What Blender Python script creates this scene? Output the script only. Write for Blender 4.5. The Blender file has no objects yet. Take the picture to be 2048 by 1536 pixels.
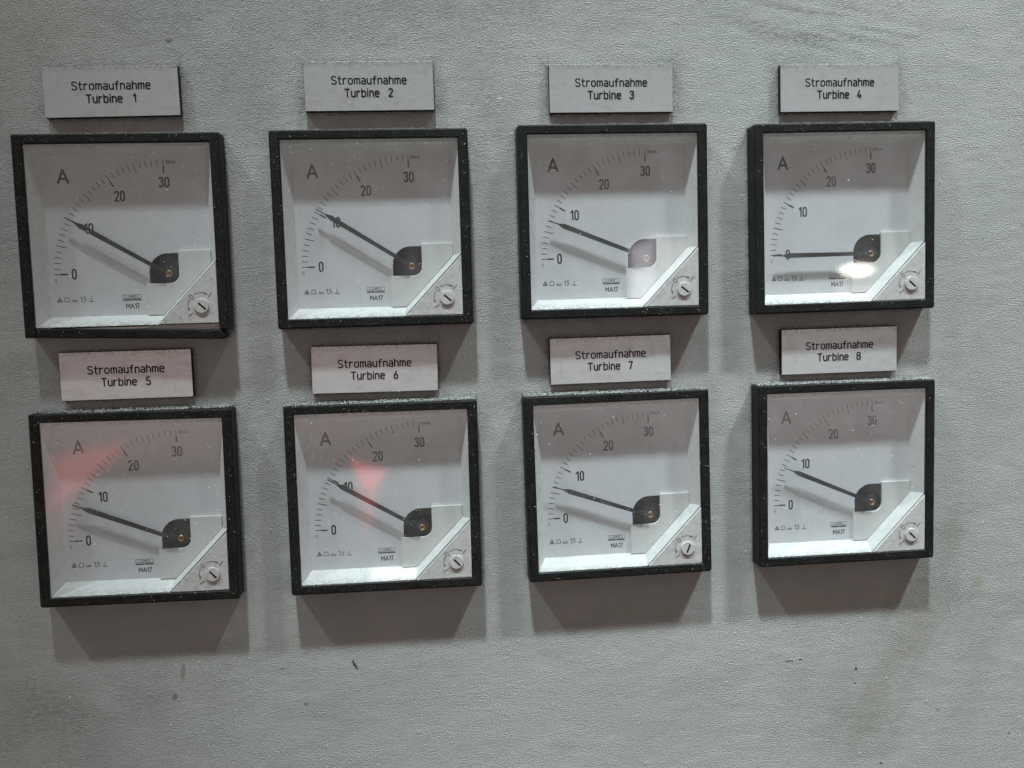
import bpy, bmesh, math, random
import numpy as np
from mathutils import Matrix, Vector

# ------------------------------------------------------------------ scene, camera, light
scene = bpy.context.scene
col = scene.collection
MM = 0.001
HEIGHT = 1.4                                    # the panel's middle is 1.4 m above the floor
TO_WORLD = Matrix.Translation((0, 0, HEIGHT)) @ Matrix.Rotation(math.radians(90), 4, 'X')
# panel frame: x right, y up, z out of the panel, millimetres


def wp(x, y, z):
    return TO_WORLD @ Vector((x * MM, y * MM, z * MM))


CAM = (-24.9438, 19.4393, 345.5097)
CAM_ROT = (-0.0819, -0.0892, -0.0307)
cam_data = bpy.data.cameras.new('camera')
cam_data.sensor_width = 36.0
cam_data.lens = 36.0 * 1798.3 / 2048.0
cam_data.clip_start = 0.01
cam_data.clip_end = 50
cam = bpy.data.objects.new('camera', cam_data)
col.objects.link(cam)
rot = (Matrix.Rotation(CAM_ROT[2], 4, 'Z') @ Matrix.Rotation(CAM_ROT[1], 4, 'Y') @ Matrix.Rotation(CAM_ROT[0], 4, 'X'))
cam.matrix_world = TO_WORLD @ Matrix.Translation([c * MM for c in CAM]) @ rot
scene.camera = cam

scene.view_settings.view_transform = 'Standard'
scene.view_settings.look = 'None'
scene.view_settings.exposure = 0.0
scene.view_settings.gamma = 1.0
scene.view_settings.use_curve_mapping = False

AMB = (0.135, 0.116, 0.101)       # the hall behind the camera: dim, warm


def px_uv(x, y, z=7.4):
    """pixel of the photograph -> mirrored direction (u, v) seen in a pane at height z"""
    f = 1798.3
    R = rot.to_3x3()
    d = R @ Vector(((x - 1024) / f, -(y - 768) / f, -1))
    return (d.x / -d.z, d.y / -d.z)


world = bpy.data.worlds.new('World')
scene.world = world
world.use_nodes = True
wt = world.node_tree
wt.nodes.clear()


class NT:
    def __init__(self, nt):
        self.nt = nt

    def n(self, kind, **kw):
        nd = self.nt.nodes.new(kind)
        for k, v in kw.items():
            setattr(nd, k, v)
        return nd

    def set(self, sock, v):
        if isinstance(v, bpy.types.NodeSocket):
            self.nt.links.new(v, sock)
        elif v is not None:
            if sock.type == 'RGBA' and len(v) == 3:
                v = (*v, 1)
            sock.default_value = v

    def m(self, op, a, b=None, c=None, clamp=False):
        nd = self.n('ShaderNodeMath', operation=op)
        nd.use_clamp = clamp
        for i, v in enumerate((a, b, c)):
            if v is not None:
                self.set(nd.inputs[i], v)
        return nd.outputs[0]

    def mix(self, f, a, b, blend='MIX'):
        nd = self.n('ShaderNodeMix', data_type='RGBA', blend_type=blend)
        self.set(nd.inputs['Factor'], f)
        self.set(nd.inputs[6], a)
        self.set(nd.inputs[7], b)
        return nd.outputs[2]

    def ramp(self, v, lo, hi, a=0.0, b=1.0, smooth=True):
        nd = self.n('ShaderNodeMapRange')
        nd.interpolation_type = 'SMOOTHSTEP' if smooth else 'LINEAR'
        for i, q in enumerate((v, lo, hi, a, b)):
            self.set(nd.inputs[i], q)
        return nd.outputs[0]

    def noise(self, vec, scale, detail=2.0, rough=0.5, dist=0.0):
        nd = self.n('ShaderNodeTexNoise')
        self.set(nd.inputs['Vector'], vec)
        nd.inputs['Scale'].default_value = scale
        nd.inputs['Detail'].default_value = detail
        nd.inputs['Roughness'].default_value = rough
        nd.inputs['Distortion'].default_value = dist
        return nd.outputs['Fac']

    def mapping(self, vec, scale=(1, 1, 1), loc=(0, 0, 0), r=(0, 0, 0)):
        nd = self.n('ShaderNodeMapping')
        self.set(nd.inputs['Vector'], vec)
        nd.inputs['Scale'].default_value = scale
        nd.inputs['Location'].default_value = loc
        nd.inputs['Rotation'].default_value = r
        return nd.outputs[0]


W = NT(wt)
tc = W.n('ShaderNodeTexCoord')
sep = W.n('ShaderNodeSeparateXYZ')
wt.links.new(tc.outputs['Generated'], sep.inputs[0])
dz = W.m('MULTIPLY', sep.outputs[1], -1.0)
dzs = W.m('MAXIMUM', dz, 0.02)
U = W.m('DIVIDE', sep.outputs[0], dzs)
V = W.m('DIVIDE', sep.outputs[2], dzs)


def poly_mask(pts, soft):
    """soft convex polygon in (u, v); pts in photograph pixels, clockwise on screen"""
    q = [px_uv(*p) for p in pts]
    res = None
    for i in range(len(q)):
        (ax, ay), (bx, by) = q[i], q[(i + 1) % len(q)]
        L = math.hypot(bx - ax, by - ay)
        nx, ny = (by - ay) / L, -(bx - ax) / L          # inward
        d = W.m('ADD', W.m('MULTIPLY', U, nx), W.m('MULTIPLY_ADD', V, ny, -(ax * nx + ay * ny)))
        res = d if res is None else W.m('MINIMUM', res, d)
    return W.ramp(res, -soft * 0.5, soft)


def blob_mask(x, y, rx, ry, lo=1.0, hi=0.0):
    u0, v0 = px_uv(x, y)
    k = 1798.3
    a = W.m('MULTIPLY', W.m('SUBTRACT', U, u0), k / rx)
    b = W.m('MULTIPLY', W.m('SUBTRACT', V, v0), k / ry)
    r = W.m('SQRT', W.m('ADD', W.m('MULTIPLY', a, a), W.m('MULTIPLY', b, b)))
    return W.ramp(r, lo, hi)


wn = W.noise(tc.outputs['Generated'], 3.0, 3.0)
up = W.ramp(sep.outputs[2], -0.7, 0.7, 0.82, 1.25, False)
amb = W.mix(1.0, AMB, W.m('MULTIPLY', up, W.ramp(wn, 0.3, 0.7, 0.85, 1.15)), 'MULTIPLY')
cur = amb


def add_patch(mask, rgb):  # glow added to the background for panes and plates to mirror
    global cur
    cur = W.mix(1.0, cur, W.mix(mask, (0, 0, 0), rgb), 'ADD')


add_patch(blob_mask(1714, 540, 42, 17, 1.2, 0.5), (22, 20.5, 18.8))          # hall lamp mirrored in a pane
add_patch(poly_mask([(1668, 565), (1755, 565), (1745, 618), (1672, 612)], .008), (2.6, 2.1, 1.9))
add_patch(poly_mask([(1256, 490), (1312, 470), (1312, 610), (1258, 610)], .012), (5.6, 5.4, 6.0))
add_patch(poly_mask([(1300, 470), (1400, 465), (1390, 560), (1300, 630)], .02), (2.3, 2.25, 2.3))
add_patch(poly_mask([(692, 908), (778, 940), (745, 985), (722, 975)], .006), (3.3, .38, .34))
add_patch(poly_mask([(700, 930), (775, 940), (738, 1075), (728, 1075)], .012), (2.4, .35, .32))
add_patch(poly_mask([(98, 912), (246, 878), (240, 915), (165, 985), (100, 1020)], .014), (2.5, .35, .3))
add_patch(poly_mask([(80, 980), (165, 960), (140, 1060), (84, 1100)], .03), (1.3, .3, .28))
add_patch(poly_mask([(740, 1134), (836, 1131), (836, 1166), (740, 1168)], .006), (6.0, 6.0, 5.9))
add_patch(blob_mask(330, 785, 900, 165, 1.2, 0.35), (1.28, 1.0, .97))  # wide glows added to brighten the lower plates and dial tops
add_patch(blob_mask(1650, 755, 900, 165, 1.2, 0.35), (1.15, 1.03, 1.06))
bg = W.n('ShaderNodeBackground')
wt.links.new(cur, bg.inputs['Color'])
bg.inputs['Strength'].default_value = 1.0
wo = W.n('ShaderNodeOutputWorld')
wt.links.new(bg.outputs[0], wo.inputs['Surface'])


def lamp(name, kind, src, aim, energy, color, **kw):
    d = bpy.data.lights.new(name, kind)
    d.energy = energy
    d.color = color
    for k, v in kw.items():
        setattr(d, k, v)
    o = bpy.data.objects.new(name, d)
    col.objects.link(o)
    a, b = wp(*src), wp(*aim)
    o.location = a
    o.rotation_mode = 'QUATERNION'
    o.rotation_quaternion = (a - b).to_track_quat('Z', 'Y')
    return o


COOL = (0.85, 0.985, 1.0)
lamp('lamp_above', 'SPOT', (-200, 2950, 980), (70, -60, 0), 470.0, COOL,
     spot_size=math.radians(11.2), spot_blend=1.0, shadow_soft_size=0.085)
lamp('lamp_upper_left', 'AREA', (-2295, 3750, 1190), (0, 0, 0), 66.0, COOL, shape='DISK', size=0.22)
lamp('lamp_upper_right', 'SPOT', (1600, 3040, 1000), (240, -10, 0), 490.0, COOL,
     spot_size=math.radians(9.5), spot_blend=0.55, shadow_soft_size=0.15)

# ------------------------------------------------------------------ materials
MATS = {}


def material(name):
    m = bpy.data.materials.new(name)
    m.use_nodes = True
    m.node_tree.nodes.clear()
    MATS[name] = m
    t = NT(m.node_tree)
    out = t.n('ShaderNodeOutputMaterial')
    return t, out


def principled(t, out, color, rough=0.5, metal=0.0, spec=0.5, normal=None):
    p = t.n('ShaderNodeBsdfPrincipled')
    t.set(p.inputs['Base Color'], color)
    t.set(p.inputs['Roughness'], rough)
    t.set(p.inputs['Metallic'], metal)
    t.set(p.inputs['Specular IOR Level'], spec)
    if normal is not None:
        t.set(p.inputs['Normal'], normal)
    t.nt.links.new(p.outputs[0], out.inputs['Surface'])
    return p


def bump(t, h, strength, dist, normal=None):
    b = t.n('ShaderNodeBump')
    t.set(b.inputs['Height'], h)
    b.inputs['Strength'].default_value = strength
    b.inputs['Distance'].default_value = dist
    if normal is not None:
        t.set(b.inputs['Normal'], normal)
    return b.outputs[0]


def objmm(t):
    """object coordinates in millimetres"""
    c = t.n('ShaderNodeTexCoord')
    return t.mapping(c.outputs['Object'], (1000, 1000, 1000))


def geo_seed(t):
    return t.n('ShaderNodeObjectInfo').outputs['Random']


# painted sheet steel with orange-peel texture
t, out = material('textured_grey_paint')
mm = objmm(t)
warp = t.n('ShaderNodeTexNoise')
t.set(warp.inputs['Vector'], mm)
warp.inputs['Scale'].default_value = 0.22
wv = t.n('ShaderNodeVectorMath', operation='MULTIPLY_ADD')
t.set(wv.inputs[0], warp.outputs['Color'])
wv.inputs[1].default_value = (1.2, 1.2, 0)
t.set(wv.inputs[2], mm)
wmm = wv.outputs[0]
peel = t.noise(t.mapping(wmm, (1.45, 2.1, 0.5), r=(0, 0, -0.12)), 1.0, 2.0, 0.55, 0.0)
fine = t.noise(t.mapping(mm, (3.4, 4.6, 1)), 1.0, 2.0, 0.6)
coarse = t.noise(t.mapping(mm, (0.12, 0.2, 1)), 1.0, 2.0, 0.5)
patchy = t.ramp(t.noise(t.mapping(mm, (0.06, 0.08, 1)), 1.0, 2.0), .3, .7, .65, 1.25)
hh = t.m('MULTIPLY_ADD', t.m('MULTIPLY', peel, patchy), 1.0, t.m('MULTIPLY_ADD', fine, 0.30, t.m('MULTIPLY', coarse, 0.6)))
nrm = bump(t, hh, 1.0, 0.00040)
base = t.mix(t.ramp(t.noise(mm, 0.012, 4.0, 0.6), 0.35, 0.68), (.43, .436, .428), (.476, .477, .468))
base = t.mix(t.ramp(t.noise(t.mapping(mm, (0.02, 0.05, 1), (7, 3, 0)), 1.0, 5.0, 0.65), 0.5, 0.75), base, (.385, .395, .38))
base = t.mix(t.ramp(t.noise(wmm, 0.8, 2.0), 0.35, 0.7, 0.0, 0.28), base, (.30, .31, .305))
att = t.n('ShaderNodeAttribute', attribute_name='grime_and_shade')
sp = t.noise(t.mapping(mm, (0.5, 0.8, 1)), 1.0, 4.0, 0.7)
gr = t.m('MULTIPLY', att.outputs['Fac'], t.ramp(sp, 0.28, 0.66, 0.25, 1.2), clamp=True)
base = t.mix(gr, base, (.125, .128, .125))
at2 = t.n('ShaderNodeAttribute', attribute_name='stain')
base = t.mix(t.m('MULTIPLY', at2.outputs['Fac'], t.ramp(sp, .25, .7, .4, 1.1), clamp=True), base, (.31, .29, .26))
# nicks and marks: (x, y, rx, ry, tilt, colour, strength)
CAMINV = Vector(CAM)


def on_panel(px, py, z=0.0):
    u, v = px_uv(px, py)
    return (CAM[0] + u * (CAM[2] - z), CAM[1] + v * (CAM[2] - z))


MARKS = [(338, 82, 1.3, .9, 0.2, (.16, .16, .155), .85), (710, 1330, .55, 2.4, 0.45, (.04, .05, .06), .95),
         (1578, 1323, 1.9, .38, 0.05, (.06, .075, .09), .9), (1601, 1320, .9, .4, 0.1, (.05, .06, .07), .95),
         (1712, 1338, .55, .8, 0.2, (.03, .03, .03), .95), (1710, 1367, .4, .4, 0, (.06, .06, .06), .9),
         (366, 1345, .9, 3.8, -.1, (.22, .19, .185), .6), (350, 1394, .9, 1.4, -.3, (.18, .16, .155), .8),
         (612, 1408, 1.2, .8, .5, (.2, .2, .2), .7), (1955, 1165, 2.4, 2.2, .5, (.36, .32, .25), .7),
         (1001, 196, 1.3, .32, 0, (.62, .60, .52), .9), (1875, 1420, .5, .8, .6, (.16, .16, .16), .7),
         (2018, 1466, .6, .6, 0, (.12, .12, .13), .8), (1762, 1526, .6, .5, 0, (.1, .09, .08), .9),
         (565, 1337, .8, .5, 0, (.22, .2, .19), .7), (944, 210, .5, .9, 0, (.17, .17, .17), .7),
         (506, 358, .7, .4, .6, (.7, .7, .68), .8), (600, 1230, .5, .4, 0, (.2, .2, .2), .6)]
sxyz = t.n('ShaderNodeSeparateXYZ')
wob = t.n('ShaderNodeVectorMath', operation='MULTIPLY_ADD')
wn2 = t.n('ShaderNodeTexNoise')
t.set(wn2.inputs['Vector'], mm)
wn2.inputs['Scale'].default_value = 1.6
t.set(wob.inputs[0], wn2.outputs['Color'])
wob.inputs[1].default_value = (1.4, 1.4, 0)
t.set(wob.inputs[2], mm)
t.set(sxyz.inputs[0], wob.outputs[0])
for (px, py, rx, ry, tilt, c, s) in MARKS:
    mx, my = on_panel(px, py)
    mx += .7
    my += .7
    ax = t.m('SUBTRACT', sxyz.outputs[0], mx)
    ay = t.m('SUBTRACT', sxyz.outputs[1], my)
    ca, sa = math.cos(tilt), math.sin(tilt)
    a = t.m('DIVIDE', t.m('ADD', t.m('MULTIPLY', ax, ca), t.m('MULTIPLY', ay, sa)), rx)
    b = t.m('DIVIDE', t.m('SUBTRACT', t.m('MULTIPLY', ay, ca), t.m('MULTIPLY', ax, sa)), ry)
    r = t.m('ADD', t.m('MULTIPLY', a, a), t.m('MULTIPLY', b, b))
    base = t.mix(t.ramp(r, 1.5, 0.4, 0, s), base, c)
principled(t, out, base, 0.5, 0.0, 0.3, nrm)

# black moulded plastic, dusty
t, out = material('dusty_black_plastic')
mm = objmm(t)
oi = t.n('ShaderNodeObjectInfo')
ov = t.n('ShaderNodeVectorMath', operation='ADD')
t.set(ov.inputs[0], mm)
t.set(ov.inputs[1], t.mapping(oi.outputs['Location'], (1000, 1000, 1000)))
mo = ov.outputs[0]
dustm = t.ramp(t.noise(mo, 2.2, 3.0, 0.7), 0.56, 0.70)
big = t.ramp(t.noise(mo, 0.25, 3.0, 0.6), 0.35, 0.65, 0.25, 1.0)
film = t.ramp(t.noise(mo, 0.16, 4.0, 0.6), 0.35, 0.75)
c = t.mix(film, (.006, .006, .0062), (.014, .0145, .0135))
c = t.mix(t.m('MULTIPLY', t.m('MULTIPLY', dustm, big), 0.30), c, (.30, .30, .29))
tiny = t.ramp(t.noise(mo, 4.5, 1.0, 0.5), 0.70, 0.76)
c = t.mix(t.m('MULTIPLY', tiny, 0.5), c, (.5, .5, .49))
hb = t.noise(mo, 1.6, 3.0, 0.65)
principled(t, out, c, 0.5, 0, 0.2, bump(t, hb, 0.9, 0.00022))

# off-white plastics
t, out = material('white_mask_plastic')
mm = objmm(t)
oi = t.n('ShaderNodeObjectInfo')
ov = t.n('ShaderNodeVectorMath', operation='ADD')
t.set(ov.inputs[0], mm)
t.set(ov.inputs[1], t.mapping(oi.outputs['Location'], (1000, 1000, 1000)))
mo = ov.outputs[0]
c = t.mix(t.ramp(t.noise(mo, 0.3, 4.0, 0.6), 0.4, 0.75), (.72, .74, .73), (.64, .65, .64))
c = t.mix(t.m('MULTIPLY', t.ramp(t.noise(mo, 1.3, 4.0, 0.75), .55, .66), t.ramp(t.noise(mo, .10, 2.0), .45, .62, 0, .55)), c, (.2, .2, .195))
principled(t, out, c, 0.5, 0, 0.4)

t, out = material('corner_cover_plastic')
mm = objmm(t)
oi = t.n('ShaderNodeObjectInfo')
ov = t.n('ShaderNodeVectorMath', operation='ADD')
t.set(ov.inputs[0], mm)
t.set(ov.inputs[1], t.mapping(oi.outputs['Location'], (1000, 1000, 1000)))
mo = ov.outputs[0]
c = t.mix(t.ramp(t.noise(mo, 0.5, 5.0, 0.7), 0.38, 0.7), (.56, .55, .54), (.46, .45, .44))
c = t.mix(t.ramp(t.noise(mo, 0.35, 5.0, 0.8, 0.6), 0.55, 0.68, 0, .6), c, (.22, .215, .22))
principled(t, out, c, 0.55, 0, 0.35, bump(t, t.noise(mo, 2.0, 3.0, 0.6), 0.5, 0.00012))

t, out = material('dial_paper')
mm = objmm(t)
c = t.mix(t.ramp(t.noise(mm, 0.15, 3.0, 0.6), 0.35, 0.7), (.685, .695, .725), (.65, .66, .69))
c = t.mix(t.ramp(t.noise(mm, 1.4, 2.0, 0.6), 0.70, 0.78, 0, .25), c, (.3, .3, .3))
principled(t, out, c, 0.65, 0, 0.25)

t, out = material('shroud_plastic')
mm = objmm(t)
c = t.mix(t.ramp(t.noise(mm, 0.2, 4.0, 0.6), 0.4, 0.75), (.67, .685, .67), (.63, .645, .63))
c = t.mix(t.ramp(t.noise(mm, 0.9, 2.0, 0.5), 0.74, 0.78, 0, .5), c, (.15, .15, .15))
principled(t, out, c, 0.6, 0, 0.3)

t, out = material('black_ink')
principled(t, out, (.014, .014, .016), 0.6, 0, 0.1)
t, out = material('grey_ink')
principled(t, out, (.10, .10, .11), 0.6, 0, 0.2)
t, out = material('moulded_mark')
principled(t, out, (.16, .155, .155), 0.6, 0, 0.3)
t, out = material('pointer_black')
principled(t, out, (.020, .021, .024), 0.45, 0, 0.3)
t, out = material('movement_black')
mm = objmm(t)
c = t.mix(t.ramp(t.noise(mm, 0.6, 3.0), .4, .7), (.010, .011, .014), (.022, .020, .022))
principled(t, out, c, 0.5, 0, 0.4)
t, out = material('brass')
principled(t, out, (.48, .33, .12), 0.35, 1.0)
t, out = material('copper_pin')
principled(t, out, (.28, .11, .06), 0.4, 0.8)

# cover pane: clear, with a little dirt film
t, out = material('clear_cover_glass')
mm = objmm(t)
oi = t.n('ShaderNodeObjectInfo')
ov = t.n('ShaderNodeVectorMath', operation='ADD')
t.set(ov.inputs[0], mm)
t.set(ov.inputs[1], t.mapping(oi.outputs['Location'], (1000, 1000, 1000)))
mo = ov.outputs[0]
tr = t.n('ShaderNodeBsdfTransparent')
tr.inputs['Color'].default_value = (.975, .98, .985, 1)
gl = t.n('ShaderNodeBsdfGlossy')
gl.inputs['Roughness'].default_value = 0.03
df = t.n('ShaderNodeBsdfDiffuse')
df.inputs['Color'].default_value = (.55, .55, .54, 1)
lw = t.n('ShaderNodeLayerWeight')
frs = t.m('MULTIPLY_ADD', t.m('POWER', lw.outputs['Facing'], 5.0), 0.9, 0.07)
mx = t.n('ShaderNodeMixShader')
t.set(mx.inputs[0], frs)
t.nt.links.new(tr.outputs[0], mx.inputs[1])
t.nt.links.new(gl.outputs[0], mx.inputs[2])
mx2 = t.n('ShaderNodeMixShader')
sepm = t.n('ShaderNodeSeparateXYZ')
t.set(sepm.inputs[0], mm)
low = t.ramp(sepm.outputs[1], -30.2, -31.6, 0, 1)
top = t.ramp(sepm.outputs[1], 29.5, 32.3, 0, .5)
edge = t.m('MULTIPLY', t.m('MAXIMUM', low, top), t.ramp(t.noise(t.mapping(mo, (.5, 1.2, 1)), 1.0, 5.0, .75), .38, .62))
filmg = t.ramp(t.noise(mo, 0.10, 5.0, 0.65), 0.35, 0.75, 0.06, 0.14)
speck = t.ramp(t.noise(mo, 3.2, 2.0, 0.6), 0.66, 0.76, 0, 0.30)
t.set(mx2.inputs[0], t.m('ADD', t.m('ADD', filmg, speck), t.m('MULTIPLY', edge, .42), clamp=True))
t.nt.links.new(mx.outputs[0], mx2.inputs[1])
t.nt.links.new(df.outputs[0], mx2.inputs[2])
t.nt.links.new(mx2.outputs[0], out.inputs['Surface'])

# engraved label laminate
t, out = material('brushed_silver_laminate')
mm = objmm(t)
oi = t.n('ShaderNodeObjectInfo')
ov = t.n('ShaderNodeVectorMath', operation='ADD')
t.set(ov.inputs[0], mm)
t.set(ov.inputs[1], t.mapping(oi.outputs['Location'], (900, 700, 1300)))
mo = ov.outputs[0]
br = t.noise(t.mapping(mo, (.12, 7, 1)), 1.0, 3.0, 0.6)
c = t.mix(t.ramp(br, .3, .7), (.64, .665, .68), (.57, .59, .605))
sm = t.ramp(t.noise(mo, .22, 5.0, .7, .4), .48, .72, 0, .55)
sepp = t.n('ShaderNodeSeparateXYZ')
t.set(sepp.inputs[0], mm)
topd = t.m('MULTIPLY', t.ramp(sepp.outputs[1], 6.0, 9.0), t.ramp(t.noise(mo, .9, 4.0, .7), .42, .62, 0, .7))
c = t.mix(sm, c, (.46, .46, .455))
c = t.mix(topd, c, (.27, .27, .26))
c = t.mix(t.ramp(t.noise(t.mapping(mo, (1, 1, 1), (5, 9, 2)), 1.5, 3.0, .6), .70, .76, 0, .7), c, (.2, .2, .2))
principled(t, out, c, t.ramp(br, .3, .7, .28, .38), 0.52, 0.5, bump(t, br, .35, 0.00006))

t, out = material('black_laminate_core')
principled(t, out, (.014, .013, .014), 0.6, 0, 0.3)

t, out = material('metal_dust')
mm = objmm(t)
c = t.mix(t.noise(mm, 1.3, 1.0), (.65, .66, .65), (.90, .90, .89))
principled(t, out, c, 0.35, 0.0, 0.8)
t, out = material('settled_dust')
mm = objmm(t)
c = t.mix(t.ramp(t.noise(mm, 2.2, 4.0, .7), .3, .7), (.26, .26, .255), (.64, .64, .63))
principled(t, out, c, 0.8, 0.0, 0.2)

# ------------------------------------------------------------------ mesh helpers


def link_mesh(name, verts, faces, mats, parent=None, fmat=None, smooth=False):
    me = bpy.data.meshes.new(name)
    me.from_pydata([(x * MM, y * MM, z * MM) for x, y, z in verts], [], faces)
    for k in (mats if isinstance(mats, (list, tuple)) else [mats]):
        me.materials.append(MATS[k])
    if fmat:
        for p, i in zip(me.polygons, fmat):
            p.material_index = i
    bm = bmesh.new()
    bm.from_mesh(me)
    if smooth:
        for f in bm.faces:
            f.smooth = True
    bm.normal_update()
    bm.to_mesh(me)
    bm.free()
    me.update()
    o = bpy.data.objects.new(name, me)
    col.objects.link(o)
    if parent:
        o.parent = parent
    return o


def bevel(o, width, segs=2, angle=40):
    md = o.modifiers.new('bevel', 'BEVEL')
    md.width = width * MM
    md.segments = segs
    md.limit_method = 'ANGLE'
    md.angle_limit = math.radians(angle)
    md.harden_normals = False
    return o


def prism(poly, z0, z1):
    """poly anticlockwise"""
    n = len(poly)
    v = [(x, y, z0) for x, y in poly] + [(x, y, z1) for x, y in poly]
    f = [tuple(range(n - 1, -1, -1)), tuple(range(n, 2 * n))]
    f += [(i, (i + 1) % n, n + (i + 1) % n, n + i) for i in range(n)]
    return v, f


def join(*parts):
    V, F = [], []
    for v, f in parts:
        k = len(V)
        V += v
        F += [tuple(i + k for i in q) for q in f]
    return V, F


def rrect(x0, y0, x1, y1, r, n=5):
    pts = []
    for cx, cy, a0 in ((x1 - r, y0 + r, -90), (x1 - r, y1 - r, 0), (x0 + r, y1 - r, 90), (x0 + r, y0 + r, 180)):
        for i in range(n):
            a = math.radians(a0 + 90 * i / (n - 1))
            pts.append((cx + r * math.cos(a), cy + r * math.sin(a)))
    return pts


def loft(loops, closed_end=False):
    n = len(loops[0])
    V = [p for L in loops for p in L]
    F = []
    for k in range(len(loops) - 1):
        for i in range(n):
            j = (i + 1) % n
            F.append((k * n + i, k * n + j, (k + 1) * n + j, (k + 1) * n + i))
    return V, F


def cyl(cx, cy, r, z0, z1, n=32):
    return prism([(cx + r * math.cos(2 * math.pi * i / n), cy + r * math.sin(2 * math.pi * i / n)) for i in range(n)], z0, z1)


def strokes(lines, width, z, thick=0.03):
    """flat inked strokes; every piece steps 1.2 micron up so that none are coplanar"""
    V, F = [], []
    k = 0
    for ln in lines:
        w = width
        if isinstance(ln, tuple) and len(ln) == 2 and isinstance(ln[0], list):
            ln, w = ln
        h = w / 2
        for i in range(len(ln) - 1):
            (ax, ay), (bx, by) = ln[i], ln[i + 1]
            L = math.hypot(bx - ax, by - ay)
            if L < 1e-6:
                continue
            nx, ny = -(by - ay) / L * h, (bx - ax) / L * h
            zz = z + k * 0.0004
            b = len(V)
            V += [(ax + nx, ay + ny, zz), (ax - nx, ay - ny, zz), (bx - nx, by - ny, zz), (bx + nx, by + ny, zz)]
            F.append((b, b + 1, b + 2, b + 3))
            k += 1
        if len(ln) > 2 or w > 0.26:
            for (ax, ay) in ln:
                zz = z + k * 0.0004
                b = len(V)
                V += [(ax + h * math.cos(q * math.pi / 4), ay + h * math.sin(q * math.pi / 4), zz) for q in range(8)]
                F.append(tuple(range(b, b + 8)))
                k += 1
    return V, F


def arc(cx, cy, rx, ry, a0, a1, n=7):
    return [(cx + rx * math.cos(math.radians(a0 + (a1 - a0) * i / (n - 1))),
             cy + ry * math.sin(math.radians(a0 + (a1 - a0) * i / (n - 1)))) for i in range(n)]


# stroke alphabet, cap height 1; each glyph = (advance width, polylines)
X = .72
SG = {
    'S': (.56, [[(.54, .88), (.42, 1), (.14, 1), (.01, .88), (.01, .68), (.12, .56), (.42, .46), (.56, .34), (.56, .13), (.42, 0),
                 (.13, 0), (0, .11)]]),
    't': (.40, [[(.14, 1), (.14, .14), (.22, 0), (.38, 0)], [(0, X), (.38, X)]]),
    'r': (.40, [[(0, 0), (0, X)], [(0, .48), (.14, X), (.38, X)]]),
    'o': (.52, [[(.14, 0), (.38, 0), (.52, .14), (.52, X - .14), (.38, X), (.14, X), (0, X - .14), (0, .14), (.14, 0)]]),
    'm': (.68, [[(0, 0), (0, X)], [(0, X - .12), (.1, X), (.24, X), (.34, X - .12), (.34, 0)],
                [(.34, X - .12), (.44, X), (.58, X), (.68, X - .12), (.68, 0)]]),
    'a': (.47, [[(.05, X), (.34, X), (.47, X - .13), (.47, 0), (.13, 0), (0, .10), (0, .27), (.12, .38), (.47, .38)]]),
    'u': (.48, [[(0, X), (0, .14), (.13, 0), (.34, 0), (.48, .14)], [(.48, X), (.48, 0)]]),
    'f': (.40, [[(.14, 0), (.14, .86), (.26, 1), (.40, 1)], [(0, .66), (.36, .66)]]),
    'n': (.47, [[(0, 0), (0, X)], [(0, X - .14), (.14, X), (.33, X), (.47, X - .14), (.47, 0)]]),
    'h': (.47, [[(0, 0), (0, 1)], [(0, X - .14), (.14, X), (.33, X), (.47, X - .14), (.47, 0)]]),
    'e': (.50, [[(0, .38), (.50, .38), (.50, X - .13), (.37, X), (.13, X), (0, X - .14), (0, .14), (.13, 0), (.46, 0)]]),
    'b': (.49, [[(0, 1), (0, 0), (.35, 0), (.49, .14), (.49, X - .14), (.35, X), (.14, X), (0, X - .12)]]),
    'i': (.06, [[(.03, 0), (.03, X)], [(.03, .95), (.03, 1.0)]]),
    'T': (.60, [[(0, 1), (.60, 1)], [(.30, 1), (.30, 0)]]),
    ' ': (.34, []),
    '1': (.26, [[(0, .80), (.22, 1), (.22, 0)]]),
    '2': (.50, [[(.02, .84), (.14, 1), (.36, 1), (.49, .87), (.49, .68), (.0, 0), (.50, 0)]]),
    '3': (.48, [[(.02, .88), (.13, 1), (.34, 1), (.46, .88), (.46, .66), (.34, .55), (.18, .55)],
                [(.34, .55), (.48, .43), (.48, .13), (.35, 0), (.12, 0), (0, .12)]]),
    '4': (.50, [[(.26, 1), (0, .26), (.50, .26)], [(.36, .50), (.36, 0)]]),
    '5': (.48, [[(.46, 1), (.05, 1), (.03, .56), (.32, .58), (.48, .44), (.48, .14), (.34, 0), (.12, 0), (0, .10)]]),
    '6': (.50, [[(.34, 1), (.05, .46), (0, .30), (0, .14), (.14, 0), (.36, 0), (.50, .14), (.50, .40), (.37, .54), (.08, .50)]]),
    '7': (.48, [[(0, 1), (.48, 1), (.16, 0)]]),
    '8': (.50, [[(.14, .54), (.02, .66), (.02, .88), (.14, 1), (.36, 1), (.48, .88), (.48, .66), (.36, .54), (.14, .54),
                 (0, .40), (0, .14), (.14, 0), (.36, 0), (.50, .14), (.50, .40), (.36, .54)]]),
}
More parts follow.
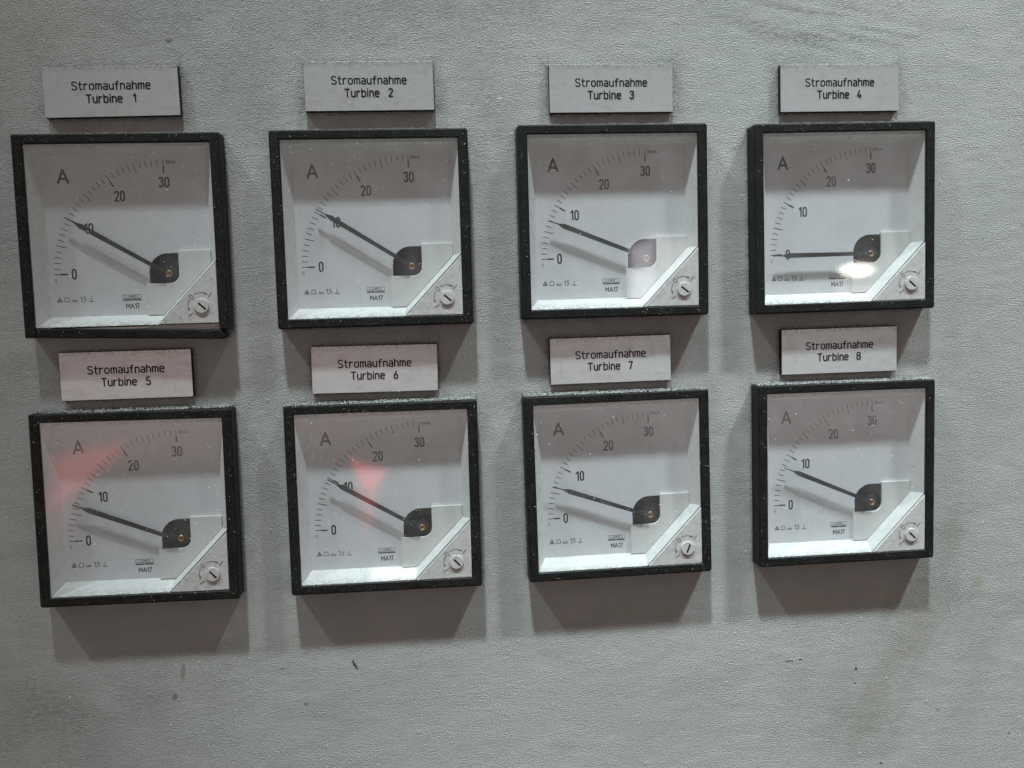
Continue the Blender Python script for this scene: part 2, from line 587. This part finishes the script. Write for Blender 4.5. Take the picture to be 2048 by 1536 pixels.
# condensed scale figures, cap height 1
NG = {
    '0': (.36, [[(.36, .82), (.27, .97), (.18, 1), (.09, .97), (0, .82), (0, .18), (.09, .03), (.18, 0), (.27, .03), (.36, .18), (.36, .82)]]),
    '1': (.22, [[(0, .80), (.20, 1), (.20, 0)]]),
    '2': (.36, [[(.0, .80), (.05, .94), (.18, 1), (.30, .95), (.36, .80), (.34, .62), (0, 0), (.37, 0)]]),
    '3': (.35, [[(0, .85), (.06, .96), (.17, 1), (.29, .95), (.34, .82), (.33, .66), (.24, .56), (.14, .55)],
                [(.24, .56), (.34, .44), (.36, .22), (.30, .06), (.18, 0), (.06, .04), (0, .15)]]),
    '5': (.38, [[(.36, 1), (.04, 1), (.02, .56), (.20, .60), (.36, .48), (.38, .22), (.28, .04), (.14, 0), (0, .08)]]),
    '7': (.38, [[(0, 1), (.38, 1), (.12, 0)]]),
    'A': (.72, [[(0, 0), (.36, 1), (.72, 0)], [(.12, .30), (.60, .30)]]),
    'M': (.60, [[(0, 0), (0, 1), (.30, .35), (.60, 1), (.60, 0)]]),
    'm': (.75, [[(0, 0), (0, .68), (.3, .68), (.375, .55), (.375, 0)], [(.375, .6), (.45, .68), (.68, .68), (.75, .55), (.75, 0)]]),
    'L': (.60, [[(0, 1), (0, 0), (.60, 0)]]),
    'U': (.65, [[(0, 1), (0, .1), (.1, 0), (.55, 0), (.65, .1), (.65, 1)]]),
    'E': (.60, [[(.60, 1), (0, 1), (0, 0), (.60, 0)], [(0, .5), (.5, .5)]]),
    ',': (.10, [[(.08, .05), (0, -.2)]]),
    ' ': (.3, []),
}


def layout(text, G, size, gap, cx=None, x0=None, y=0.0, sx=1.0):
    ws = [G[c][0] * size * sx for c in text]
    total = sum(ws) + gap * (len(text) - 1)
    x = x0 if x0 is not None else cx - total / 2
    out = []
    for c, w in zip(text, ws):
        for ln in G[c][1]:
            out.append([(x + px * size * sx, y + py * size) for px, py in ln])
        x += w + gap
    return out, total


def tag(o, label=None, cat=None, group=None, kind=None):
    if label:
        o['label'] = label
    if cat:
        o['category'] = cat
    if group:
        o['group'] = group
    if kind:
        o['kind'] = kind
    return o


def thing(name, x, y, r, label, cat, group):
    o = bpy.data.objects.new(name, None)
    col.objects.link(o)
    o.empty_display_size = 0.01
    o.matrix_world = TO_WORLD @ Matrix.Translation((x * MM, y * MM, 0)) @ Matrix.Rotation(r, 4, 'Z')
    return tag(o, label, cat, group)


# ------------------------------------------------------------------ data measured from the photograph
METERS = [(-134.63, 49.71, -.07), (-45.28, 50.04, -.05), (45.07, 50.67, -.09), (135.44, 50.13, .12),
          (-136.23, -49.95, -.32), (-45.29, -50.54, -.16), (44.72, -50.32, .2), (136.2, -49.74, 0)]
PLATES = [(-136.63, 101.44, .32), (-44.62, 102.51, -.01), (45.95, 100.83, -.11), (135.47, 100.14, .01),
          (-138.07, -.94, -.07), (-47.03, -1.98, -.26), (43.52, -1.73, .06), (135.38, -1.36, .01)]
ANGLES = [30.9, 32.3, 21.5, 0.1, 21.4, 30.6, 19.7, 23.5]
SLOTS = [-43, -41, -38, -42, -48, -47, 68, -45]
H = 8.0

# ------------------------------------------------------------------ the steel panel
rng = np.random.default_rng(5)


def value_noise(xx, yy, sx, sy, seed):
    r = np.random.default_rng(seed)
    g = r.random((200, 200))
    a = xx / sx + 100
    b = yy / sy + 100
    i = np.floor(a).astype(int)
    j = np.floor(b).astype(int)
    fa, fb = a - i, b - j
    fa = fa * fa * (3 - 2 * fa)
    fb = fb * fb * (3 - 2 * fb)
    i %= 199
    j %= 199
    return ((g[i, j] * (1 - fa) + g[i + 1, j] * fa) * (1 - fb) + (g[i, j + 1] * (1 - fa) + g[i + 1, j + 1] * fa) * fb)


def fbm(xx, yy, sx, sy, seed, octs=4):
    s, a, tot = 0, 1, 0
    for k in range(octs):
        s = s + a * value_noise(xx, yy, sx / 2 ** k, sy / 2 ** k, seed + k)
        tot += a
        a *= .55
    return s / tot


def grime_and_shade(x, y):
    g = np.zeros_like(x)
    n1 = fbm(x, y, 14, 18, 11)
    n2 = fbm(x, y, 5, 6, 21)
    sm = np.clip((n1 - .38) * 3.2, 0, 1)

    def rdist(cx, cy, w, h):
        dx = np.maximum(np.abs(x - cx) - w, 0)
        dy = np.maximum(np.abs(y - cy) - h, 0)
        return np.hypot(dx, dy), dx, dy
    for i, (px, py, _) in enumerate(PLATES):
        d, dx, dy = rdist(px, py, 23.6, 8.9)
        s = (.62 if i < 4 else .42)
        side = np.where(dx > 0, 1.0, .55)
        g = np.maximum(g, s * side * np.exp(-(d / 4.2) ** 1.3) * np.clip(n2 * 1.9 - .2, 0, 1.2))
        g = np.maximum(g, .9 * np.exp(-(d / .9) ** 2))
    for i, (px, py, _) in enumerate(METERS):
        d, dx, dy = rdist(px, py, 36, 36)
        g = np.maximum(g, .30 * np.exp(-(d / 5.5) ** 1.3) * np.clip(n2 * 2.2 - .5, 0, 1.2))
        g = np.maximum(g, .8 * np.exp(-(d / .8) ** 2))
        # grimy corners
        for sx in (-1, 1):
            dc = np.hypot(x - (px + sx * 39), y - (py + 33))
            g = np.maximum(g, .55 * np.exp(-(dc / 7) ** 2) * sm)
    # broad smudges: dirt, strengthened to paint dimmer light towards the top
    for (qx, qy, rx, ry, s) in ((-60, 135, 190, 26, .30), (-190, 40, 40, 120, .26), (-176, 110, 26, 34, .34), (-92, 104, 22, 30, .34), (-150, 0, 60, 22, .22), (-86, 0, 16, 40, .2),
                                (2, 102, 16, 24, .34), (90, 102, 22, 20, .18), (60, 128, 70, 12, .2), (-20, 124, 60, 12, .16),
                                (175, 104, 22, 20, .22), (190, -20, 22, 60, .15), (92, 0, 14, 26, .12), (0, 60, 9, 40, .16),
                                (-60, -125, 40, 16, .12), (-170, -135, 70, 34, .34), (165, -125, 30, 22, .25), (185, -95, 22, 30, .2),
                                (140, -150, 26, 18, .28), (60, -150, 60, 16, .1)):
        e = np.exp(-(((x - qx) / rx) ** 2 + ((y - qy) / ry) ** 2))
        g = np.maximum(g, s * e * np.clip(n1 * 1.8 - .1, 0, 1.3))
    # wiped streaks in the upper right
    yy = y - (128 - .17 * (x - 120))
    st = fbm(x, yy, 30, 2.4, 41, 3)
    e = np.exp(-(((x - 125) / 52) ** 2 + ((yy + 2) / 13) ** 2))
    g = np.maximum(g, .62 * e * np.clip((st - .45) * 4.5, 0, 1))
    return np.clip(g, 0, 1)


def grid_axis(a, b, c, d, fine, coarse):
    return np.concatenate([np.arange(a, b, coarse), np.arange(b, c, fine), np.arange(c, d + 1, coarse)])


gx = grid_axis(-700, -220, 245, 725, 1.0, 40.0)
gy = grid_axis(-700, -200, 155, 655, 1.0, 40.0)
xx, yy = np.meshgrid(gx, gy)
nx_, ny_ = len(gx), len(gy)
me = bpy.data.meshes.new('panel')
co = np.zeros((nx_ * ny_, 3), dtype=np.float32)
co[:, 0] = xx.ravel() * MM
co[:, 1] = yy.ravel() * MM
ii, jj = np.meshgrid(np.arange(nx_ - 1), np.arange(ny_ - 1))
a = (jj * nx_ + ii).ravel()
# leave out the faces behind each instrument (the cut-outs)
cxm = ((gx[:-1] + gx[1:]) / 2)[ii.ravel()]
cym = ((gy[:-1] + gy[1:]) / 2)[jj.ravel()]
keep = np.ones(len(a), bool)
for (px, py, _) in METERS:
    keep &= ~((abs(cxm - px) < 33.5) & (abs(cym - py) < 33.5))
a = a[keep]
quads = np.stack([a, a + 1, a + 1 + nx_, a + nx_], 1).astype(np.int32)
me.vertices.add(len(co))
me.vertices.foreach_set('co', co.ravel())
me.loops.add(quads.size)
me.loops.foreach_set('vertex_index', quads.ravel())
me.polygons.add(len(quads))
me.polygons.foreach_set('loop_start', np.arange(0, quads.size, 4, dtype=np.int32))
me.update(calc_edges=True)
at = me.attributes.new('grime_and_shade', 'FLOAT', 'POINT')
at.data.foreach_set('value', grime_and_shade(xx.ravel(), yy.ravel()).astype(np.float32))


def stain(x, y):
    n = fbm(x, y, 24, 20, 71)
    q = x * .45 + y * .9                                  # runs from lower left to upper right
    st = fbm(q, x * .9 - y * .45, 60, 12, 81, 4)
    g = np.zeros_like(x)
    for (qx, qy, rx, ry, s_) in ((172, -120, 34, 34, .9), (150, -150, 34, 24, 1.0), (186, -85, 16, 26, .7), (118, -165, 30, 14, .5),
                                 (-160, 120, 40, 20, .35), (-100, -120, 50, 14, .35), (70, -128, 40, 8, .3), (-20, 130, 70, 12, .3)):
        g = np.maximum(g, s_ * np.exp(-(((x - qx) / rx) ** 2 + ((y - qy) / ry) ** 2)))
    return np.clip(g * np.clip((st - .38) * 3.2, 0, 1) * np.clip(n * 1.6, 0, 1), 0, .8)


at = me.attributes.new('stain', 'FLOAT', 'POINT')
at.data.foreach_set('value', stain(xx.ravel(), yy.ravel()).astype(np.float32))
me.materials.append(MATS['textured_grey_paint'])
panel = bpy.data.objects.new('panel', me)
col.objects.link(panel)
panel.matrix_world = TO_WORLD
tag(panel, 'grey textured steel panel that carries the meters and nameplates', 'panel', kind='structure')

# ------------------------------------------------------------------ ammeters
IN = (-29.0, -28.7, 29.0, 29.3)                       # dial window: x0 y0 x1 y1
OUTP = [(-32.2, -32.4), (10.5, -32.4), (32.2, -9.7), (32.2, 32.5), (-32.2, 32.5)]
INP = [(-29, -28.7), (11.2, -28.7), (29, -10.1), (29, 29.3), (-29, 29.3)]
PC = (13.65, -13.75)                                  # pointer axis
SC = (13.75, -13.2)                                   # centre of the printed scale


def build_bezel(parent, broken):
    def L(x, y0, y1, r, z):
        return [(px, py, z) for px, py in rrect(-x, y0, x, y1, r, 6)]
    if not broken:
        loops = [L(36, -36, 36, 1.0, 0.05), L(36, -36, 36, 1.0, H - .6), L(35.8, -35.8, 35.8, .9, H - .2), L(35.4, -35.4, 35.4, .8, H),
                 L(32.7, -32.8, 32.9, .35, H), L(32.4, -32.5, 32.6, .3, H - .25), L(32.3, -32.4, 32.5, .25, 5.0)]
        v, f = loft(loops)
        o = link_mesh('bezel', v, f, 'dusty_black_plastic', parent)
        return o
    # the bottom bar of this bezel has come loose: three bars stay, one hangs open
    U = [(-36, -36), (-32.35, -36), (-32.35, 32.55), (32.35, 32.55), (32.35, -34.0), (33.2, -34.8), (36, -35.2), (36, 36), (-36, 36)]
    v, f = prism(U, .05, H)
    o = link_mesh('bezel', v, f, 'dusty_black_plastic', parent)
    bevel(o, .45)
    s = [(-32.3, -35.9), (33.0, -38.3), (34.4, -37.6), (33.9, -36.3), (33.2, -35.3), (32.4, -34.9), (-32.3, -32.6)]
    v, f = prism(s, 1.0, H - .15)
    o2 = link_mesh('loose_bezel_bar', v, f, 'dusty_black_plastic', parent)
    bevel(o2, .4)
    tag(o2, 'bottom bar of the bezel broken off and sagging at its right end')
    # inner frame seen in the gap
    v, f = prism([(6.0, -34.3), (31.8, -35.3), (32.2, -32.6), (6, -32.6)], .5, 4.6)
    o3 = link_mesh('inner_rim', v, f, 'white_mask_plastic', parent)
    bevel(o3, .2)
    return o


def build_meter_parts(parent, idx):
    broken = idx == 0
    build_bezel(parent, broken)
    # housing body behind the panel and the walls under the bezel
    v, f = prism([(-33, -33), (33, -33), (33, 33), (-33, 33)], -40, -6)
    v2, f2 = loft([[(x, y, z) for x, y in ((-33, -33), (33, -33), (33, 33), (-33, 33))] for z in (-6, 0.0)])
    v, f = join((v, f), (v2, f2))
    link_mesh('housing', v, f, 'movement_black', parent)
    # sloping white mask frame
    zi, zo = 0.35, 6.9
    loops = [[(x, y, zo) for x, y in OUTP], [(x, y, zo - .35) for x, y in OUTP],
             [(x, y, (zi)) for x, y in INP]]
    v, f = loft(loops)
    fr = link_mesh('mask_frame', v, f, 'white_mask_plastic', parent)
    # dial
    hole = arc(13.35, -13.1, 6.85, 6.85, 180, 90, 12)
    poly = [(-29.3, -29), (6.5, -29)] + hole + [(29.3, -6.25), (29.3, 29.6), (-29.3, 29.6)]
    v, f = prism(poly, -0.4, 0.4)
    # windowed sheet: the lower right part is cut away behind the shroud
    dial = link_mesh('dial', v, f, 'dial_paper', parent)
    z = 0.42
    ticks = []
    cx, cy = SC
    for k in range(31):
        a = 180 - (3.0 * k - (0.3 * k * math.exp(-k / 1.6) if k else 0))
        ca, sa = math.cos(math.radians(a)), math.sin(math.radians(a))

        def seg(r0, r1, w):
            return ([(cx + r0 * ca, cy + r0 * sa), (cx + r1 * ca, cy + r1 * sa)], w)
        if k % 10 == 0:
            ticks.append(seg(40.95, 38.3, .25))
            ticks.append(([(cx + 38.5 * ca, cy + 38.5 * sa), (cx + 36.4 * ca, cy + 36.4 * sa)], .52))
        elif k % 5 == 0:
            ticks.append(seg(40.95, 37.3, .26))
        else:
            ticks.append(seg(40.95, 38.7, .24))
    v, f = strokes(ticks, .2, z)
    link_mesh('scale_marks', v, f, 'black_ink', dial)
    nums = []
    s = 3.45
    for txt, qx, qy in (('0', -20.2, -14.9), ('10', -14.0, 1.55), ('20', -2.35, 13.05), ('30', 13.75, 17.85)):
        nums += layout(txt, NG, s, .80, cx=qx, y=qy)[0]
    v, f = strokes(nums, .56, z)
    link_mesh('numerals', v, f, 'black_ink', dial)
    v, f = strokes([[(-23.65, 19.95), (-21.9, 24.55), (-20.15, 19.95)], [(-23.0, 21.3), (-20.8, 21.3)]], .78, z)
    link_mesh('unit_letter', v, f, 'black_ink', dial)
    v, f = strokes(layout('0', NG, 1.25, .2, cx=-26.8, y=-16.1)[0], .15, z)
    link_mesh('small_zero', v, f, 'grey_ink', dial)
    v, f = strokes(layout('20mA', NG, 1.05, .25, x0=14.65, y=26.3, sx=1.25)[0], .19, z)
    link_mesh('input_range', v, f, 'grey_ink', dial)
    sy = [[(-26.85, -23.2), (-25.95, -21.6), (-25.05, -23.2), (-26.85, -23.2)], [(-26.2, -22.9), (-25.9, -22.2), (-25.7, -22.9)],
          [(-26.4, -23.05), (-25.4, -23.05)],
          [(-24.15, -23.2), (-24.15, -22.2), (-23.9, -21.75), (-22.85, -21.75), (-22.6, -22.2), (-22.6, -23.2)],
          [(-24.15, -23.2), (-22.6, -23.2)],
          [(-21.7, -22.75), (-19.7, -22.75)], [(-21.7, -23.25), (-19.7, -23.25)],
          [(-15.7, -23.3), (-13.7, -23.3)], [(-14.7, -23.3), (-14.7, -21.5)]]
    sy += layout('1,5', NG, 1.7, .24, x0=-18.6, y=-23.25, sx=1.2)[0]
    v, f = strokes(sy, .24, z)
    link_mesh('symbols', v, f, 'grey_ink', dial)
    lg = [([(-3.5, -21.25), (3.0, -21.25), (3.0, -22.6), (-3.5, -22.6), (-3.5, -21.25)], .13)]
    lg += [(q, .15) for q in layout('LUMEL', NG, .78, .52, cx=-.25, y=-22.3, sx=1.15)[0]]
    lg += [([(-3.4, -23.1), (-.45, -23.1)], .42), ([(.0, -23.1), (2.95, -23.1)], .42)]
    lg += [(q, .27) for q in layout('MA17', NG, 1.65, .32, cx=-.1, y=-26.15, sx=1.15)[0]]
    v, f = strokes(lg, .2, z)
    link_mesh('maker_mark', v, f, 'black_ink', dial)
    # shroud with the rounded window corner
    sh = [(5.5, -28.9), (11.3, -28.9), (29.2, -10.2), (29.2, -5.4), (17.5, -5.4)]
    sh += arc(14.0, -13.8, 3.5, 3.5, 0, -90, 8) + [(5.5, -17.3)]
    v, f = prism(sh, 0.43, 1.5)
    bevel(link_mesh('shroud', v, f, 'shroud_plastic', parent), .18, 2)
    # movement seen through the window
    v, f = join(cyl(13.6, -13.6, 5.6, -6, -3.2, 28), prism(rrect(7.6, -17.0, 16.8, -7.2, 1.0, 4), -6, -4.2))
    mv = link_mesh('movement', v, f, 'movement_black', parent)
    bevel(mv, .2)
    ring = loft([[(PC[0] + r * math.cos(2 * math.pi * i / 24), PC[1] + r * math.sin(2 * math.pi * i / 24), zz) for i in range(24)]
                 for r, zz in ((1.25, -1), (1.25, .75), (1.1, .95), (.85, .95), (.7, .7), (.7, 0.2))])
    link_mesh('brass_bush', *ring, 'brass', mv, smooth=True)
    link_mesh('pivot_pin', *cyl(PC[0], PC[1], .66, -1, .55, 18), 'copper_pin', mv)
    # pointer
    an = math.radians(180 - ANGLES[idx])
    ca, sa = math.cos(an), math.sin(an)

    def pt(r, s_):
        return (PC[0] + r * ca - s_ * sa, PC[1] + r * sa + s_ * ca)
    blade = [pt(2.5, -.68), pt(2.5, .68), pt(34.4, .92), pt(35.6, .62), pt(36.9, .20), pt(40.8, .17),
             pt(40.8, -.17), pt(36.9, -.20), pt(35.6, -.62), pt(34.4, -.92)]
    v, f = prism(blade[::-1], 2.8, 3.4)
    hub_ = cyl(PC[0], PC[1], 2.9, -.6, 0.15, 28)
    arm = prism([pt(1.4, -.6), pt(1.4, .6), pt(4.6, .6), pt(4.6, -.6)][::-1], -.2, 3.2)
    po = link_mesh('pointer', *join((v, f), hub_, arm), 'pointer_black', parent)
    # clear cover
    pane = [(-32.25, -32.35), (10.45, -32.35), (32.25, -9.65), (32.25, 32.45), (-32.25, 32.45)]
    link_mesh('cover_glass', [(x, y, 7.4) for x, y in pane], [tuple(range(5))], 'clear_cover_glass', parent)
    # corner cover with zero screw
    cc = [(11.0, -32.35), (32.25, -32.35), (32.25, -10.2)]
    v, f = prism(cc, 4.0, 7.65)
    c = link_mesh('corner_cover', v, f, 'corner_cover_plastic', parent)
    bevel(c, .22, 2)
    q = (26.45, -26.1)
    R = 4.85
    a1 = arc(q[0], q[1], R, R, 121, 68, 9)
    a2 = arc(q[0], q[1], R, R, 153, 196, 9)
    zero = [(q[0] + 4.75 * math.cos(math.radians(136)) + .62 * (u * .707) + .95 * (w * -.707) * 1.0,
             q[1] + 4.75 * math.sin(math.radians(136)) + .62 * (u * .707) + .95 * (w * .707)) for u, w in
            [(.8, .5), (.5, .9), (-.5, .9), (-.8, .5), (-.8, -.5), (-.5, -.9), (.5, -.9), (.8, -.5), (.8, .5)]]
    e1, e2 = a1[-1], a2[-1]
    lines = [(a1, .28), (a2, .28), (zero, .26), ([(30.2, -21.45), (29.0, -22.9)], .36), ([(23.3, -28.6), (21.75, -29.65)], .36),
             ([(e1[0] - .9, e1[1] + .28), (e1[0] + .35, e1[1] - .28), (e1[0] - .85, e1[1] + .0)], .36),
             ([(e2[0] - .25, e2[1] + .7), (e2[0] + .15, e2[1] - .3), (e2[0] + .25, e2[1] + .7)], .34)]
    v, f = strokes(lines, .3, 7.67)
    link_mesh('adjuster_marks', v, f, 'moulded_mark', c)
    # screw: disc with slot
    n = 36
    disc = cyl(q[0], q[1], 2.65, 7.6, 8.3, n)
    sc = link_mesh('zero_screw', *disc, 'corner_cover_plastic', c)
    bevel(sc, .18, 2)
    sa_ = math.radians(SLOTS[idx])
    cs, sn = math.cos(sa_), math.sin(sa_)

    def sp(u, w):
        return (q[0] + .25 + u * cs - w * sn, q[1] - .1 + u * sn + w * cs)
    v1, f1 = prism([sp(-1.75, -.34), sp(1.75, -.34), sp(1.75, .34), sp(-1.75, .34)], 8.1, 8.315)
    link_mesh('slot', v1, f1, 'black_ink', c)
    link_mesh('index_notch', *prism([sp(-3.1, -.3), sp(-2.2, -.42), sp(-2.2, .42), sp(-3.1, .3)], 7.5, 7.85), 'moulded_mark', c)


METER_LABELS = [
    'black framed ammeter with a loose broken bottom bezel bar, under the plate Turbine 1',
    'black framed ammeter reading just above 10 under the plate reading Turbine 2',
    'black framed ammeter with lilac reflection over its pivot under plate Turbine 3',
    'ammeter with its pointer resting on zero and a bright lamp reflection, under plate Turbine 4',
    'black framed ammeter with broad red reflection over its scale under plate Turbine 5',
    'black framed ammeter with red wedge reflection by its pointer under plate Turbine 6',
    'ammeter with its zero screw slot turned nearly upright, under the plate reading Turbine 7',
    'black framed ammeter at the lower right, reading 8, under plate Turbine 8']
PLATE_LABELS = ['silver nameplate engraved Stromaufnahme Turbine %d, above %s' % (i + 1, d) for i, d in enumerate([
    'the ammeter with the broken bezel', 'the second ammeter of the top row', 'the ammeter with the lilac reflection',
    'the ammeter whose pointer is at zero', 'the lower left ammeter', 'the ammeter with the red wedge reflection',
    'the ammeter with the turned zero screw', 'the lower right ammeter'])]

# ------------------------------------------------------------------ nameplates


def build_plate(parent, k):
    v, f = prism([(-23.65, -8.9), (23.65, -8.9), (23.65, 8.9), (-23.65, 8.9)], 0.05, 2.35)
    bevel(link_mesh('plate_core', v, f, 'black_laminate_core', parent), .12, 1)
    v, f = prism([(-23.6, -8.85), (23.6, -8.85), (23.6, 8.85), (-23.6, 8.85)], 2.355, 2.6)
    face = bevel(link_mesh('plate_face', v, f, 'brushed_silver_laminate', parent), .08, 1)
    l1 = layout('Stromaufnahme', SG, 2.72, .73, cx=.0, y=.78, sx=1.04)[0]
    l2 = layout('Turbine', SG, 2.72, .70, x0=-8.9, y=-3.78)[0]
    l3 = layout(str(k), SG, 2.72, .7, x0=7.1 if k != 1 else 7.6, y=-3.78)[0]
    v, f = strokes(l1 + l2 + l3, .47, 2.62)
    link_mesh('lettering', v, f, 'black_ink', face)


for i in range(8):
    x, y, r = PLATES[i]
    p = thing('nameplate', x, y, r / 30, PLATE_LABELS[i], 'nameplate', 'engraved nameplates above the meters')
    build_plate(p, i + 1)
for i in range(8):
    x, y, r = METERS[i]
    mt = thing('ammeter', x, y, r / 30, METER_LABELS[i], 'ammeter', 'panel ammeters in two rows of four')
    build_meter_parts(mt, i)

# ------------------------------------------------------------------ settled dust and bright grains
random.seed(3)
GV, GF = [], []


def grain(x, y, z, s, flat=.6, stretch=None):
    b = len(GV)
    ax = stretch or random.uniform(.6, 1.5)
    a = random.gauss(-.25, .35) if stretch else random.uniform(0, math.pi)
    ca, sa = math.cos(a), math.sin(a)
    for dx, dy, dz_ in ((1, 0, 0), (0, 1, 0), (-1, 0, 0), (0, -1, 0), (0, 0, 1), (0, 0, -1)):
        px, py = dx * s * ax, dy * s / ax
        GV.append((x + px * ca - py * sa + random.uniform(-.2, .2) * s, y + px * sa + py * ca + random.uniform(-.2, .2) * s,
                   z + dz_ * s * flat))
    for q in ((0, 1, 4), (1, 2, 4), (2, 3, 4), (3, 0, 4), (1, 0, 5), (2, 1, 5), (3, 2, 5), (0, 3, 5)):
        GF.append(tuple(b + i for i in q))


def height_at(x, y):
    for (mx_, my_, _) in METERS:
        dx, dy = x - mx_, y - my_
        if abs(dx) < 36.2 and abs(dy) < 36.2:
            if abs(dx) > 32.4 or abs(dy) > 32.4:
                return (H, 'b') if abs(dx) < 35.3 and abs(dy) < 35.3 else (None, '')
            if (dx - 10.5) - (dy + 32.4) > 0:
                return (7.65, 'c')
            return (7.4, 'g')
    for (mx_, my_, _) in PLATES:
        if abs(x - mx_) < 23.8 and abs(y - my_) < 9.1:
            return (2.6, 'p')
    return (0.35, 'w')


def dens(x, y):
    """more dust to the upper left"""
    return .35 + .65 * math.exp(-((x + 120) / 190) ** 2 - ((y - 40) / 150) ** 2)


n = 0
while n < 7500:
    x, y = random.uniform(-200, 225), random.uniform(-170, 140)
    if random.random() > dens(x, y):
        continue
    z, k = height_at(x, y)
    if z is None or (k == 'w' and random.random() < .25):
        continue
    s = random.choice((.06, .07, .08, .09, .11, .13)) * random.uniform(.8, 1.25)
    if random.random() < (.20 if k == 'g' else .11):
        s = random.uniform(.13, .23) * (.6 if k == 'b' else 1)
    grain(x, y, z + s * .3, s, .8, random.uniform(1.1, 1.6))
    n += 1
dust = link_mesh('dust', GV, GF, 'metal_dust')
dust.matrix_world = TO_WORLD
tag(dust, 'bright metallic dust grains scattered over panel, glass and bezels', 'dust', kind='stuff')

# heaps of dust lying on the top faces of bezels and plates and in the lower bezel lips
GV, GF = [], []
for i, (mx_, my_, _) in enumerate(METERS):
    thick = 1.0 if i >= 4 else .6
    for k in range(1500 if i >= 4 else 1000):
        x = random.uniform(-35.6, 35.6)
        z = random.uniform(.1, 7.8)
        s = random.uniform(.10, .26)
        hgt = thick * max(0, 1 - z / 9.5) * random.uniform(0, 1.2)
        grain(mx_ + x, my_ + 36.0 + hgt * .8, z, s, 1.0)
    for k in range(420):
        x = random.uniform(-32, 31.5)
        s = random.uniform(.07, .17)
        yb = -32.4 + abs(random.gauss(0, .30))
        zz = 7.45 if x < 10 else 7.7
        grain(mx_ + x, my_ + yb, zz + random.uniform(0, .15), s, 1.0)
for i, (mx_, my_, _) in enumerate(PLATES):
    for k in range(260 if i < 4 else 120):
        s = random.uniform(.10, .26)
        grain(mx_ + random.uniform(-23.4, 23.4), my_ + 9.0 + random.uniform(0, .3), random.uniform(.1, 2.5 if i < 4 else 1.4), s, 1.0)
o = link_mesh('dust_deposit', GV, GF, 'settled_dust')
o.matrix_world = TO_WORLD
tag(o, 'grey dust lying along the upper edges and lower lips of bezels', 'dust', kind='stuff')
